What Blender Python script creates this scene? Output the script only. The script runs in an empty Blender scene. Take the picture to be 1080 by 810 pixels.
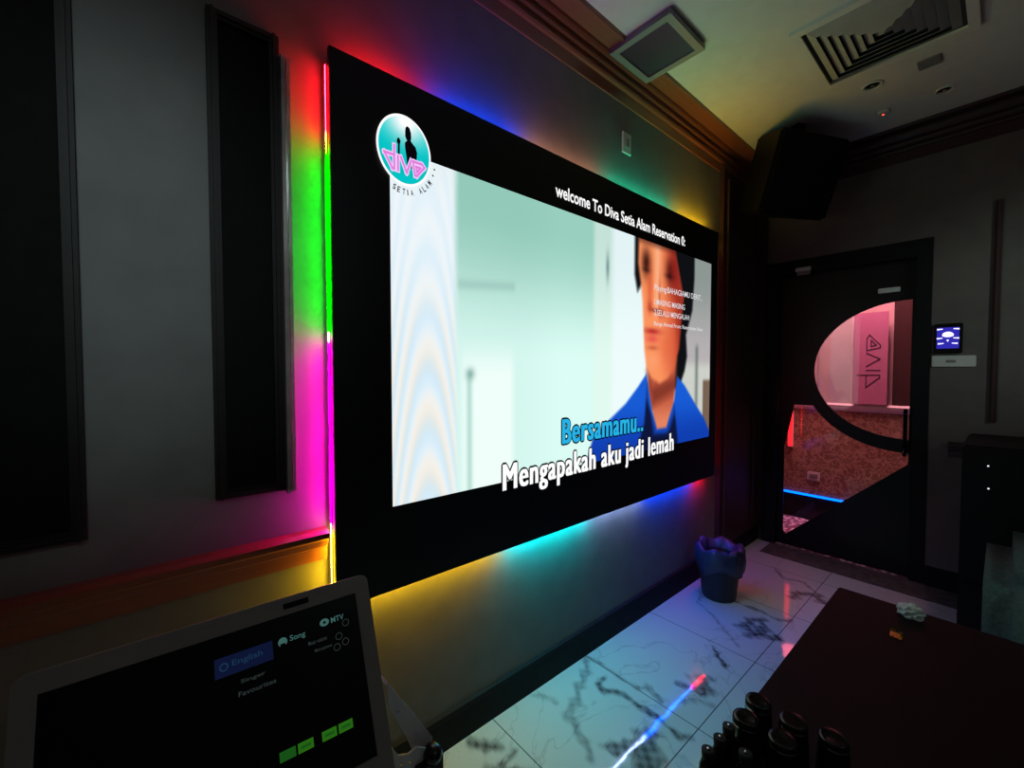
import bpy, bmesh, math, random
import numpy as np
from mathutils import Vector, Matrix
random.seed(4)
PI = math.pi
scene = bpy.context.scene
C = scene.collection

# ------------------------------------------------------------------ camera, world, exposure
CAM_H = 1.28
cd = bpy.data.cameras.new('camera'); cam = bpy.data.objects.new('camera', cd); C.objects.link(cam)
cd.sensor_fit = 'HORIZONTAL'; cd.sensor_width = 36.0; cd.lens = 36.0*446/1080
cd.clip_start = 0.02; cd.clip_end = 50
hd = math.radians(49.3); pt = math.atan(14/446)
fwd = Vector((math.cos(hd)*math.cos(pt), math.sin(hd)*math.cos(pt), -math.sin(pt)))
cam.location = (0, 0, CAM_H); cam.rotation_euler = fwd.to_track_quat('-Z', 'Y').to_euler()
scene.camera = cam
w = bpy.data.worlds.new('world'); scene.world = w; w.use_nodes = True
w.node_tree.nodes['Background'].inputs[0].default_value = (0.02, 0.022, 0.026, 1)
w.node_tree.nodes['Background'].inputs[1].default_value = 0.3
vs = scene.view_settings
vs.view_transform = 'Standard'; vs.look = 'None'; vs.gamma = 1.0; vs.exposure = 0.0
vs.use_curve_mapping = False

def light(name, kind, loc, target, energy, color, **kw):
    d = bpy.data.lights.new(name, kind); d.energy = energy; d.color = color
    for k, v in kw.items(): setattr(d, k, v)
    o = bpy.data.objects.new(name, d); C.objects.link(o); o.location = loc
    o.rotation_euler = (Vector(target)-Vector(loc)).to_track_quat('-Z', 'Y').to_euler()
    return o
# dim room fill, spots added for haze and floor tint, and the pink corridor lamp beyond the door
light('room_glow', 'AREA', (0.9, -1.6, 2.66), (1.2, 0.2, 0.4), 2.4, (0.78, 0.95, 0.9), shape='DISK', size=0.9)
light('haze_wall_fill', 'SPOT', (-0.25, -0.9, 2.6), (-0.03, 1.21, 1.58), 80, (0.72, 0.92, 0.92), spot_size=math.radians(27), spot_blend=1.0, shadow_soft_size=0.2)  # unseen spot added to give the left wall its grey haze band
light('haze_seat_fill', 'SPOT', (1.2, -1.6, 2.65), (2.35, -0.12, 0.45), 22, (0.45, 1.0, 0.8), spot_size=math.radians(30), spot_blend=1.0, shadow_soft_size=0.2)  # unseen spot added to lift the haze-coloured seat at the right
light('corridor_lamp', 'AREA', (3.9, 0.75, 2.62), (4.1, 0.75, 0.6), 58, (1.0, 0.36, 0.42), shape='DISK', size=0.45)
light('corridor_red', 'POINT', (3.8, 1.05, 0.95), (3.8, 1.05, 0), 1.6, (1.0, 0.12, 0.16), shadow_soft_size=0.06)
light('haze_side_fill', 'SPOT', (1.6, -1.9, 2.4), (3.5, -.10, 1.6), 80, (0.7, 0.95, 0.85), spot_size=math.radians(30), spot_blend=1.0, shadow_soft_size=0.2)  # unseen spot added for a grey haze on the door wall
light('door_spill_fill', 'SPOT', (2.7, -.1, 2.6), (3.0, .72, 0), 30, (1.0, 0.42, 0.5), spot_size=math.radians(36), spot_blend=1.0, shadow_soft_size=0.1)  # added pink spot, replaces corridor light spilling through the door glass
light('room_red', 'AREA', (2.3, -1.9, 2.5), (3.4, 0.5, 1.6), 0.5, (1.0, 0.3, 0.28), shape='DISK', size=0.6)

# ------------------------------------------------------------------ materials
def mat(name, col, rough=0.5, metal=0.0, spec=0.5, noise=0.0, scale=20, bump=0.0, emis=None, es=1.0, coat=0.0):
    m = bpy.data.materials.new(name); m.use_nodes = True
    nt = m.node_tree; b = nt.nodes['Principled BSDF']
    b.inputs['Base Color'].default_value = (*col, 1); b.inputs['Roughness'].default_value = rough
    b.inputs['Metallic'].default_value = metal; b.inputs['Specular IOR Level'].default_value = spec
    b.inputs['Coat Weight'].default_value = coat
    if emis:
        b.inputs['Emission Color'].default_value = (*emis, 1); b.inputs['Emission Strength'].default_value = es
    if noise or bump:
        tc = nt.nodes.new('ShaderNodeTexCoord'); n = nt.nodes.new('ShaderNodeTexNoise')
        n.inputs['Scale'].default_value = scale; n.inputs['Detail'].default_value = 6
        nt.links.new(tc.outputs['Object'], n.inputs['Vector'])
        if noise:
            r = nt.nodes.new('ShaderNodeValToRGB')
            r.color_ramp.elements[0].position = 0.3; r.color_ramp.elements[1].position = 0.7
            r.color_ramp.elements[0].color = (*[c*(1-noise) for c in col], 1)
            r.color_ramp.elements[1].color = (*[min(1, c*(1+noise)) for c in col], 1)
            nt.links.new(n.outputs['Fac'], r.inputs[0]); nt.links.new(r.outputs[0], b.inputs['Base Color'])
        if bump:
            bp = nt.nodes.new('ShaderNodeBump'); bp.inputs['Strength'].default_value = bump; bp.inputs['Distance'].default_value = 0.01
            nt.links.new(n.outputs['Fac'], bp.inputs['Height']); nt.links.new(bp.outputs[0], b.inputs['Normal'])
    return m
def wood(name, c1, c2, rough=0.35, sc=(1, 30, 30), coat=0.2, spec=0.5):
    m = bpy.data.materials.new(name); m.use_nodes = True
    nt = m.node_tree; b = nt.nodes['Principled BSDF']
    tc = nt.nodes.new('ShaderNodeTexCoord'); mp = nt.nodes.new('ShaderNodeMapping'); mp.inputs['Scale'].default_value = sc
    n = nt.nodes.new('ShaderNodeTexNoise'); n.inputs['Scale'].default_value = 2.5; n.inputs['Detail'].default_value = 8
    r = nt.nodes.new('ShaderNodeValToRGB'); r.color_ramp.elements[0].color = (*c1, 1); r.color_ramp.elements[1].color = (*c2, 1)
    nt.links.new(tc.outputs['Object'], mp.inputs[0]); nt.links.new(mp.outputs[0], n.inputs['Vector'])
    nt.links.new(n.outputs['Fac'], r.inputs[0]); nt.links.new(r.outputs[0], b.inputs['Base Color'])
    b.inputs['Roughness'].default_value = rough; b.inputs['Coat Weight'].default_value = coat
    b.inputs['Specular IOR Level'].default_value = spec
    return m
def emat(name, col, s=1.0, sampling=None):
    m = bpy.data.materials.new(name); m.use_nodes = True
    nt = m.node_tree; nt.nodes.clear()
    e = nt.nodes.new('ShaderNodeEmission'); e.inputs[0].default_value = (*col, 1); e.inputs[1].default_value = s
    o = nt.nodes.new('ShaderNodeOutputMaterial'); nt.links.new(e.outputs[0], o.inputs[0])
    if sampling: m.cycles.emission_sampling = sampling
    return m
def attr_emat(name, s, sampling=None):
    m = emat(name, (1, 1, 1), s, sampling); nt = m.node_tree
    a = nt.nodes.new('ShaderNodeAttribute'); a.attribute_name = 'Col'
    e = [n for n in nt.nodes if n.type == 'EMISSION'][0]
    nt.links.new(a.outputs['Color'], e.inputs[0])
    return m

M = dict(
 wall=mat('grey_plaster', (0.155, 0.155, 0.15), 0.8, noise=0.1, scale=9, bump=0.1),
 ceiling=mat('ceiling_paint', (0.62, 0.60, 0.52), 0.85, noise=0.04, scale=14),
 mould=wood('brown_moulding', (0.16, 0.045, 0.022), (0.30, 0.10, 0.05), 0.3),
 darkwood=wood('dark_maroon_wood', (0.022, 0.008, 0.008), (0.05, 0.016, 0.014), 0.5, (30, 30, 1), 0.0),
 panel=mat('dark_panel', (0.004, 0.0033, 0.0033), 0.8, spec=0.15, noise=0.3, scale=30),
 doorwall=mat('brown_grey_plaster', (0.11, 0.092, 0.085), 0.8, noise=0.12, scale=9, bump=0.15),
 base=mat('black_skirting', (0.006, 0.006, 0.007), 0.7, spec=0.2, noise=0.2, scale=20),
 black=mat('black_cabinet', (0.0035, 0.0035, 0.004), 0.55, spec=0.25, noise=0.2, scale=60),
 blackgloss=mat('black_gloss', (0.005, 0.005, 0.006), 0.22, noise=0.1, scale=10),
 rubber=mat('black_rubber', (0.01, 0.01, 0.01), 0.7, noise=0.2, scale=40),
 fabric=mat('speaker_cloth', (0.006, 0.006, 0.007), 0.95, spec=0.1, noise=0.4, scale=300),
 white=mat('white_plastic', (0.55, 0.55, 0.53), 0.4, noise=0.04, scale=15),
 bezel=mat('warm_grey_bezel', (0.30, 0.285, 0.275), 0.38, noise=0.05, scale=12),
 greyplastic=mat('grey_plastic', (0.2, 0.19, 0.18), 0.5, noise=0.05, scale=12),
 steel=mat('painted_steel', (0.62, 0.63, 0.66), 0.42, metal=0.15, noise=0.07, scale=25),
 chrome=mat('chrome', (0.75, 0.75, 0.75), 0.18, metal=1.0, noise=0.03, scale=20),
 screenglass=mat('monitor_glass', (0.004, 0.004, 0.005), 0.25, noise=0.1, scale=5),
 doorfilm=mat('black_door_film', (0.004, 0.004, 0.005), 0.4, spec=0.3, noise=0.2, scale=30),
 tabletop=wood('maroon_table_top', (0.006, 0.002, 0.003), (0.012, 0.004, 0.005), 0.6, (2, 30, 30), 0.0, 0.2),
 bag=mat('blue_bin_bag', (0.03, 0.036, 0.07), 0.4, noise=0.2, scale=25, bump=0.4),
 bin=mat('dark_bin_plastic', (0.012, 0.012, 0.015), 0.5, noise=0.2, scale=20),
 paper=mat('white_tissue', (0.62, 0.66, 0.64), 0.9, noise=0.1, scale=40, bump=0.3),
 foil=mat('yellow_foil', (0.6, 0.35, 0.03), 0.25, metal=0.7, noise=0.3, scale=60),
 haze_sofa=mat('haze_green_fabric', (0.075, 0.13, 0.12), 0.9, noise=0.25, scale=90, bump=0.3),  # haze tone, given to the added seat
 sill=mat('grey_threshold_stone', (0.10, 0.10, 0.095), 0.5, noise=0.5, scale=22),
 silver=mat('silver_rim', (0.8, 0.8, 0.8), 0.15, metal=1.0, noise=0.03, scale=20),
 vane=mat('vane_paint', (0.36, 0.34, 0.28), 0.7, noise=0.05, scale=14),
 duct=mat('dark_duct', (0.03, 0.03, 0.028), 0.8, noise=0.2, scale=20),
 louvre=mat('grille_slat', (0.035, 0.035, 0.03), 0.5, noise=0.1, scale=20),
 corrwall=mat('corridor_paint', (0.50, 0.38, 0.36), 0.8, noise=0.08, scale=6),
 poster=mat('pink_poster', (0.42, 0.17, 0.28), 0.6, noise=0.05, scale=8),
 frame=mat('lit_gloss_frame', (0.30, 0.24, 0.24), 0.25, noise=0.2, scale=20, coat=0.5),  # paler copy for the moulding edge that catches the strip light
 shadeframe=mat('shaded_matt_frame', (0.012, 0.008, 0.008), 0.6, spec=0.3, noise=0.2, scale=20),  # dark copy for frame bars the strip light leaves in shade
 ink=mat('dark_ink', (0.05, 0.02, 0.045), 0.6, noise=0.1, scale=30),
)
# clear glass (thin, stays see-through from any side)
def glass():
    m = bpy.data.materials.new('clear_glass'); m.use_nodes = True
    nt = m.node_tree; nt.nodes.clear()
    t = nt.nodes.new('ShaderNodeBsdfTransparent'); t.inputs[0].default_value = (0.9, 0.88, 0.9, 1)
    g = nt.nodes.new('ShaderNodeBsdfGlossy'); g.inputs['Roughness'].default_value = 0.02
    fr = nt.nodes.new('ShaderNodeFresnel'); fr.inputs[0].default_value = 1.45
    mx = nt.nodes.new('ShaderNodeMixShader'); o = nt.nodes.new('ShaderNodeOutputMaterial')
    nt.links.new(fr.outputs[0], mx.inputs[0]); nt.links.new(t.outputs[0], mx.inputs[1]); nt.links.new(g.outputs[0], mx.inputs[2])
    nt.links.new(mx.outputs[0], o.inputs[0]); return m
M['glass'] = glass()

def marble_brown():
    m = bpy.data.materials.new('brown_veined_marble'); m.use_nodes = True
    nt = m.node_tree; b = nt.nodes['Principled BSDF']; L = nt.links
    tc = nt.nodes.new('ShaderNodeTexCoord'); cols = []
    for sc, wd in ((7, .035), (15, .05)):
        n = nt.nodes.new('ShaderNodeTexNoise'); n.inputs['Scale'].default_value = sc; n.inputs['Detail'].default_value = 5; n.inputs['Distortion'].default_value = 1.6
        L.new(tc.outputs['Object'], n.inputs['Vector'])
        a = nt.nodes.new('ShaderNodeMath'); a.operation = 'SUBTRACT'; a.inputs[1].default_value = .5; L.new(n.outputs['Fac'], a.inputs[0])
        c = nt.nodes.new('ShaderNodeMath'); c.operation = 'ABSOLUTE'; L.new(a.outputs[0], c.inputs[0])
        d = nt.nodes.new('ShaderNodeMapRange'); d.inputs[1].default_value = 0; d.inputs[2].default_value = wd; d.inputs[3].default_value = 1; d.inputs[4].default_value = 0
        L.new(c.outputs[0], d.inputs[0]); cols.append(d.outputs[0])
    mx = nt.nodes.new('ShaderNodeMath'); mx.operation = 'MAXIMUM'; L.new(cols[0], mx.inputs[0]); L.new(cols[1], mx.inputs[1])
    r = nt.nodes.new('ShaderNodeValToRGB')
    r.color_ramp.elements[0].color = (0.19, 0.10, 0.065, 1); r.color_ramp.elements[1].color = (0.42, 0.30, 0.2, 1)
    L.new(mx.outputs[0], r.inputs[0]); L.new(r.outputs[0], b.inputs['Base Color'])
    b.inputs['Roughness'].default_value = 0.4
    return m
M['brownmarble'] = marble_brown()
def carpet():
    m = bpy.data.materials.new('patterned_carpet'); m.use_nodes = True
    nt = m.node_tree; b = nt.nodes['Principled BSDF']; L = nt.links
    tc = nt.nodes.new('ShaderNodeTexCoord')
    v = nt.nodes.new('ShaderNodeTexVoronoi'); v.inputs['Scale'].default_value = 28
    r = nt.nodes.new('ShaderNodeValToRGB')
    r.color_ramp.elements[0].position = 0.25; r.color_ramp.elements[0].color = (0.75, 0.6, 0.68, 1)
    r.color_ramp.elements[1].position = 0.55; r.color_ramp.elements[1].color = (0.16, 0.06, 0.1, 1)
    L.new(tc.outputs['Object'], v.inputs['Vector']); L.new(v.outputs['Distance'], r.inputs[0]); L.new(r.outputs[0], b.inputs['Base Color'])
    b.inputs['Roughness'].default_value = 0.95
    return m
M['carpet'] = carpet()

def floor_mat():
    m = bpy.data.materials.new('white_marble_tile'); m.use_nodes = True
    nt = m.node_tree; b = nt.nodes['Principled BSDF']; L = nt.links
    tc = nt.nodes.new('ShaderNodeTexCoord'); sep = nt.nodes.new('ShaderNodeSeparateXYZ'); L.new(tc.outputs['Object'], sep.inputs[0])
    def math_(op, a, bb=None):
        n = nt.nodes.new('ShaderNodeMath'); n.operation = op
        for i, v in enumerate((a, bb)):
            if v is None: continue
            if isinstance(v, (int, float)): n.inputs[i].default_value = v
            else: L.new(v, n.inputs[i])
        return n.outputs[0]
    def joint(s, off, size):
        a = math_('PINGPONG', math_('SUBTRACT', s, off), size/2)
        return math_('LESS_THAN', a, 0.0018)
    g = math_('MAXIMUM', joint(sep.outputs[0], 0.935, 0.53), joint(sep.outputs[1], 0.682, 0.53*2))
    att = nt.nodes.new('ShaderNodeAttribute'); att.attribute_name = 'vein'
    # fine all-over faint veins
    n = nt.nodes.new('ShaderNodeTexNoise'); n.inputs['Scale'].default_value = 2.2; n.inputs['Detail'].default_value = 7; n.inputs['Distortion'].default_value = 1.2
    L.new(tc.outputs['Object'], n.inputs['Vector'])
    a = math_('ABSOLUTE', math_('SUBTRACT', n.outputs['Fac'], 0.5))
    fine = math_('MULTIPLY', math_('SUBTRACT', 1.0, math_('MINIMUM', math_('DIVIDE', a, 0.012), 1.0)), 0.22)
    tot = math_('MINIMUM', math_('ADD', fine, att.outputs['Fac']), 1.0)
    mx = nt.nodes.new('ShaderNodeMix'); mx.data_type = 'RGBA'
    mx.inputs[6].default_value = (0.52, 0.57, 0.57, 1); mx.inputs[7].default_value = (0.045, 0.045, 0.05, 1)
    L.new(tot, mx.inputs[0])
    mg = nt.nodes.new('ShaderNodeMix'); mg.data_type = 'RGBA'; mg.inputs[7].default_value = (0.08, 0.08, 0.08, 1)
    L.new(g, mg.inputs[0]); L.new(mx.outputs[2], mg.inputs[6]); L.new(mg.outputs[2], b.inputs['Base Color'])
    b.inputs['Roughness'].default_value = 0.055; b.inputs['Specular IOR Level'].default_value = 0.5
    n2 = nt.nodes.new('ShaderNodeTexNoise'); n2.inputs['Scale'].default_value = 9; n2.inputs['Detail'].default_value = 2
    L.new(tc.outputs['Object'], n2.inputs['Vector'])
    bp = nt.nodes.new('ShaderNodeBump'); bp.inputs['Strength'].default_value = 0.06; bp.inputs['Distance'].default_value = 0.01
    L.new(n2.outputs['Fac'], bp.inputs['Height']); L.new(bp.outputs[0], b.inputs['Normal'])
    return m
M['floor'] = floor_mat()

# ------------------------------------------------------------------ helpers
def link(name, me, m, parent=None, smooth=False):
    o = bpy.data.objects.new(name, me); C.objects.link(o)
    if m is not None: me.materials.append(m)
    if parent: o.parent = parent
    if smooth:
        for p in me.polygons: p.use_smooth = True
    return o
def mesh_bm(name, bm, m, parent=None, smooth=False, bevel=0.0, seg=2):
    if bevel:
        bmesh.ops.recalc_face_normals(bm, faces=bm.faces)
        bmesh.ops.bevel(bm, geom=[e for e in bm.edges if e.calc_face_angle(0) > 0.5], offset=bevel, segments=seg, affect='EDGES', clamp_overlap=True)
    bmesh.ops.recalc_face_normals(bm, faces=bm.faces)
    me = bpy.data.meshes.new(name); bm.to_mesh(me); bm.free()
    return link(name, me, m, parent, smooth)
def add_box(bm, a, b, mtx=None):
    vs_ = [bm.verts.new(((a if i & 1 == 0 else b)[0], (a if i & 2 == 0 else b)[1], (a if i & 4 == 0 else b)[2])) for i in range(8)]
    for f in ((0, 1, 3, 2), (4, 5, 7, 6), (0, 1, 5, 4), (2, 3, 7, 6), (0, 2, 6, 4), (1, 3, 7, 5)):
        bm.faces.new([vs_[i] for i in f])
    if mtx: bmesh.ops.transform(bm, matrix=mtx, verts=vs_)
    return vs_
def box(name, a, b, m, parent=None, bevel=0.0, mtx=None):
    bm = bmesh.new(); add_box(bm, a, b, mtx); return mesh_bm(name, bm, m, parent, bevel=bevel)
def lathe(name, prof, m, parent=None, n=32, mtx=None, smooth=True, close=True):
    bm = bmesh.new(); rings = []
    for r, z in prof:
        rings.append([bm.verts.new((max(r, 1e-5)*math.cos(2*PI*i/n), max(r, 1e-5)*math.sin(2*PI*i/n), z)) for i in range(n)])
    for a, b in zip(rings, rings[1:]):
        for i in range(n): bm.faces.new((a[i], a[(i+1) % n], b[(i+1) % n], b[i]))
    if close:
        bm.faces.new(rings[0]); bm.faces.new(rings[-1])
    bmesh.ops.remove_doubles(bm, verts=bm.verts, dist=1e-5)
    if mtx: bmesh.ops.transform(bm, matrix=mtx, verts=bm.verts)
    o = mesh_bm(name, bm, m, parent)
    if smooth:
        for p in o.data.polygons: p.use_smooth = len(p.vertices) == 4
    return o
def tube(name, pts, r, m, parent=None, n=10):
    cu = bpy.data.curves.new(name, 'CURVE'); cu.dimensions = '3D'; cu.bevel_depth = r; cu.bevel_resolution = 3; cu.use_fill_caps = True
    s = cu.splines.new('POLY'); s.points.add(len(pts)-1)
    for i, p in enumerate(pts): s.points[i].co = (*p, 1)
    return curve_mesh(name, cu, m, parent)
def curve_mesh(name, cu, m, parent=None, mtx=None):
    t = bpy.data.objects.new('tmp', cu); C.objects.link(t)
    dg = bpy.context.evaluated_depsgraph_get(); me = bpy.data.meshes.new_from_object(t.evaluated_get(dg))
    bpy.data.objects.remove(t); me.name = name
    me.materials.clear()
    if mtx is not None: me.transform(mtx)
    return link(name, me, m, parent)
def plate(name, loops, depth, m, parent=None, mtx=None):
    """flat plate with holes, in local XY, thickness depth along Z"""
    cu = bpy.data.curves.new(name, 'CURVE'); cu.dimensions = '2D'; cu.fill_mode = 'BOTH'; cu.extrude = depth/2
    for lp in loops:
        s = cu.splines.new('POLY'); s.points.add(len(lp)-1); s.use_cyclic_u = True
        for i, p in enumerate(lp): s.points[i].co = (p[0], p[1], 0, 1)
    return curve_mesh(name, cu, m, parent, mtx)
def sweep_profile(name, prof, a, b, axis, m, parent=None):
    """profile [(u,z)] extruded along axis; axis 0: (x,u,z), axis 1: (u,y,z)"""
    bm = bmesh.new(); ra = []; rb = []
    for u, z in prof:
        ra.append(bm.verts.new((a, u, z) if axis == 0 else (u, a, z))); rb.append(bm.verts.new((b, u, z) if axis == 0 else (u, b, z)))
    n = len(prof)
    for i in range(n): bm.faces.new((ra[i], ra[(i+1) % n], rb[(i+1) % n], rb[i]))
    bm.faces.new(ra); bm.faces.new(rb)
    return mesh_bm(name, bm, m, parent)
def thing(name, label, cat, loc=(0, 0, 0), rot=(0, 0, 0), group=None):
    o = bpy.data.objects.new(name, None); C.objects.link(o); o.location = loc; o.rotation_euler = rot
    o.empty_display_size = 0.05
    return tag(o, label, cat, group)
def tag(o, label, cat, group=None):
    o['label'] = label; o['category'] = cat
    if group: o['group'] = group
    return o
def struct(o): o['kind'] = 'structure'; return o
def text(name, body, m, parent, fit, mtx, bold=0.0, extr=0.0006, grow=0.0):
    """text laid in local XY, scaled to fit=(x0,x1,y0,y1) of its glyphs, then moved by mtx"""
    cu = bpy.data.curves.new(name, 'FONT'); cu.body = body; cu.size = 1; cu.offset = bold; cu.space_character = 1.12 if 'lyric' in name else 1.0; cu.extrude = 0.0; cu.resolution_u = 3
    t = bpy.data.objects.new('tmp', cu); C.objects.link(t)
    dg = bpy.context.evaluated_depsgraph_get(); me = bpy.data.meshes.new_from_object(t.evaluated_get(dg)); bpy.data.objects.remove(t)
    me.materials.clear()
    co = np.empty(len(me.vertices)*3, 'f'); me.vertices.foreach_get('co', co); co = co.reshape(-1, 3)
    lo, hi = co.min(0), co.max(0); x0, x1, y0, y1 = fit
    co[:, 0] = x0+(co[:, 0]-lo[0])*(x1-x0)/(hi[0]-lo[0]); co[:, 1] = y0+(co[:, 1]-lo[1])*(y1-y0)/(hi[1]-lo[1])
    me.vertices.foreach_set('co', co.ravel()); me.transform(mtx); me.name = name
    return link(name, me, m, parent)
def flatpoly(name, pts, m, parent, mtx):
    bm = bmesh.new(); bm.faces.new([bm.verts.new((x, y, 0)) for x, y in pts])
    bmesh.ops.triangulate(bm, faces=bm.faces)
    me = bpy.data.meshes.new(name); bm.to_mesh(me); bm.free(); me.transform(mtx)
    return link(name, me, m, parent)

# ------------------------------------------------------------------ room shell
YW = 1.212; XD = 3.5; ZC = 2.72; XL = -1.3; YB = -2.4
# floor: fine grid carrying the marble's own veins as an attribute
def make_floor():
    st = 0.01
    xs = np.arange(XL, XD+st/2, st); ys = np.arange(YB, YW+st/2, st)
    xs[-1] = XD; ys[-1] = YW
    nx, ny = len(xs), len(ys)
    gx, gy = np.meshgrid(xs, ys)
    co = np.stack([gx, gy, np.zeros_like(gx)], -1).reshape(-1, 3).astype('f')
    idx = np.arange(nx*ny).reshape(ny, nx)
    fc = np.stack([idx[:-1, :-1], idx[:-1, 1:], idx[1:, 1:], idx[1:, :-1]], -1).reshape(-1, 4)
    me = bpy.data.meshes.new('floor'); me.vertices.add(len(co)); me.vertices.foreach_set('co', co.ravel())
    me.loops.add(fc.size); me.loops.foreach_set('vertex_index', fc.ravel().astype('i'))
    me.polygons.add(len(fc)); me.polygons.foreach_set('loop_start', np.arange(0, fc.size, 4).astype('i'))
    me.polygons.foreach_set('loop_total', np.full(len(fc), 4, 'i')); me.update()
    X = co[:, 0]; Y = co[:, 1]; rng = np.random.default_rng(3)
    wob = lambda k, s: sum(np.sin(X*rng.uniform(.5, 1.5)*k+Y*rng.uniform(-1.5, 1.5)*k+rng.uniform(0, 6)) for _ in range(4))*s
    Xw = X+wob(28, .004)+wob(90, .002); Yw_ = Y+wob(28, .004)+wob(90, .002)
    vein = np.zeros(len(X))
    V = [(0.45, .012, [(1.46, 1.19), (1.37, 1.12), (1.29, 1.08), (1.23, 1.05), (1.17, 1.03), (1.15, 0.98), (1.12, 0.92), (1.09, 0.87)]),
         (0.9, .010, [(1.40, 1.06), (1.36, 1.06), (1.35, 1.01), (1.39, 0.97), (1.40, 0.91), (1.40, 0.84), (1.40, 0.78), (1.39, 0.71), (1.41, 0.69)]),
         (0.5, .006, [(1.46, 1.2), (1.47, 1.11), (1.47, 1.01), (1.47, 0.94), (1.5, 0.89), (1.48, 0.82)]),
         (0.5, .008, [(1.48, 0.95), (1.52, 0.89), (1.49, 0.83)]),
         (0.95, .022, [(1.16, 0.82), (1.22, 0.81), (1.27, 0.79), (1.31, 0.78)]),
         (0.9, .03, [(1.27, 0.77), (1.23, 0.76), (1.20, 0.73), (1.22, 0.70), (1.16, 0.71)]),
         (0.95, .009, [(1.96, 0.84), (1.91, 0.80), (1.88, 0.75)]),
         (0.7, .010, [(1.61, 0.85), (1.62, 0.82), (1.66, 0.77), (1.70, 0.76)]),
         (0.7, .028, [(1.66, 0.76), (1.70, 0.775)]), (0.4, .007, [(1.54, 0.78), (1.6, 0.74), (1.61, 0.71)]),
         (0.95, .018, [(2.24, 0.82), (2.32, 0.81), (2.36, 0.78), (2.29, 0.75), (2.23, 0.74), (2.26, 0.69)]),
         (0.8, .022, [(2.24, 0.82), (2.19, 0.77), (2.28, 0.75)]),
         (0.35, .006, [(2.41, 1.12), (2.28, 1.07), (2.2, 0.95), (2.12, 0.85), (2.06, 0.77)]),
         (0.7, .008, [(2.42, 1.07), (2.44, 0.95), (2.45, 0.84), (2.43, 0.75), (2.48, 0.67)]),
         (0.7, .02, [(2.75, 0.76), (2.82, 0.72), (2.86, 0.66), (2.8, .62)]),
         (0.5, .007, [(3.05, 0.95), (2.95, 0.86), (2.98, 0.75), (2.86, 0.66)]),
         (0.7, .007, [(0.84, 1.04), (0.91, 1.05)]), (0.3, .008, [(1.13, 1.17), (1.17, 1.09)]),
         (0.9, .03, [(0.80, 1.0), (0.86, 0.97), (0.84, 0.91)]), (0.8, .02, [(0.86, 1.1), (0.82, 1.16)])]
    for _ in range(14):
        p = [rng.uniform(XL, XD), rng.uniform(YB, 0.1)]; pts = [tuple(p)]; a = rng.uniform(0, 6)
        for k in range(6):
            a += rng.normal()*.6; p = [p[0]+.1*math.cos(a), p[1]+.1*math.sin(a)]; pts.append(tuple(p))
        V.append((.6, .008, pts))
    for s, wd, pts in V:
        s = min(1.0, s*1.35); wd *= 1.25
        d = np.full(len(X), 9.)
        for (ax, ay), (bx, by) in zip(pts, pts[1:]):
            t = np.clip(((Xw-ax)*(bx-ax)+(Yw_-ay)*(by-ay))/((bx-ax)**2+(by-ay)**2), 0, 1)
            d = np.minimum(d, np.hypot(Xw-ax-t*(bx-ax), Yw_-ay-t*(by-ay)))
        k = wd*(1+.35*np.sin(X*60+Y*45)+.25*np.sin(X*110-Y*70))
        vein = np.maximum(vein, s*np.clip(1.5-d/np.maximum(k, .003), 0, 1)*(0.75+.25*np.sin(X*150)*np.sin(Y*130)))
    a = me.attributes.new('vein', 'FLOAT', 'POINT'); a.data.foreach_set('value', np.clip(vein, 0, 1).astype('f'))
    return struct(link('floor', me, M['floor']))
make_floor()
struct(box('ceiling', (XL, YB, ZC), (XD, YW, ZC+.1), M['ceiling']))
struct(box('wall_front', (XL, YW, 0), (XD, YW+.1, ZC), M['wall']))
struct(box('wall_left', (XL-.1, YB, 0), (XL, YW, ZC), M['wall']))
struct(box('wall_back', (XL, YB-.1, 0), (XD, YB, ZC), M['wall']))
# door wall with its opening (Y .285..1.15)
DY0, DY1, DZ = 0.285, 1.165, 2.062
bm = bmesh.new()
add_box(bm, (XD, YB, 0), (XD+.12, DY0, ZC)); add_box(bm, (XD, DY0, DZ), (XD+.12, DY1, ZC)); add_box(bm, (XD, DY1, 0), (XD+.12, YW+.1, ZC))
struct(mesh_bm('wall_right', bm, M['doorwall']))
# dark corner pilaster right of the screen
bm = bmesh.new(); add_box(bm, (2.79, YW-.03, .12), (XD, YW, 2.56))
add_box(bm, (2.84, YW-.042, .2), (2.88, YW-.03, 2.5)); add_box(bm, (3.3, YW-.042, .2), (3.33, YW-.03, 2.5)); add_box(bm, (3.44, YW-.05, .12), (XD, YW-.03, 2.56))
struct(mesh_bm('trim_1', bm, M['darkwood']))
# skirtings
sk = [(YW-.018, 0), (YW-.018, .10), (YW-.012, .115), (YW, .12), (YW, 0)]
struct(sweep_profile('baseboard_front', sk, XL, XD, 0, M['base']))
bm = bmesh.new(); add_box(bm, (XD-.018, YB, 0), (XD, DY0-.005, .12))
struct(mesh_bm('baseboard_right', bm, M['base'], bevel=.004))
# crown mouldings
cr = [(YW, 2.545), (YW-.004, 2.546), (YW-.005, 2.552), (YW-.002, 2.556), (YW-.003, 2.604), (YW-.012, 2.610), (YW-.015, 2.620), (YW-.010, 2.630), (YW-.008, 2.638), (YW-.016, 2.646),
      (YW-.020, 2.656), (YW-.016, 2.668), (YW-.014, 2.676), (YW-.026, 2.690), (YW-.031, 2.700), (YW-.033, 2.712), (YW-.096, 2.712), (YW-.100, 2.703), (YW-.114, 2.703), (YW-.118, 2.72), (YW, 2.72)]
struct(sweep_profile('trim_2', cr, XL, XD, 0, M['mould']))
cr2 = [(XD-(YW-y), z) for y, z in cr]
struct(sweep_profile('trim_3', cr2, YB, YW-.118, 1, M['darkwood']))
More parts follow.
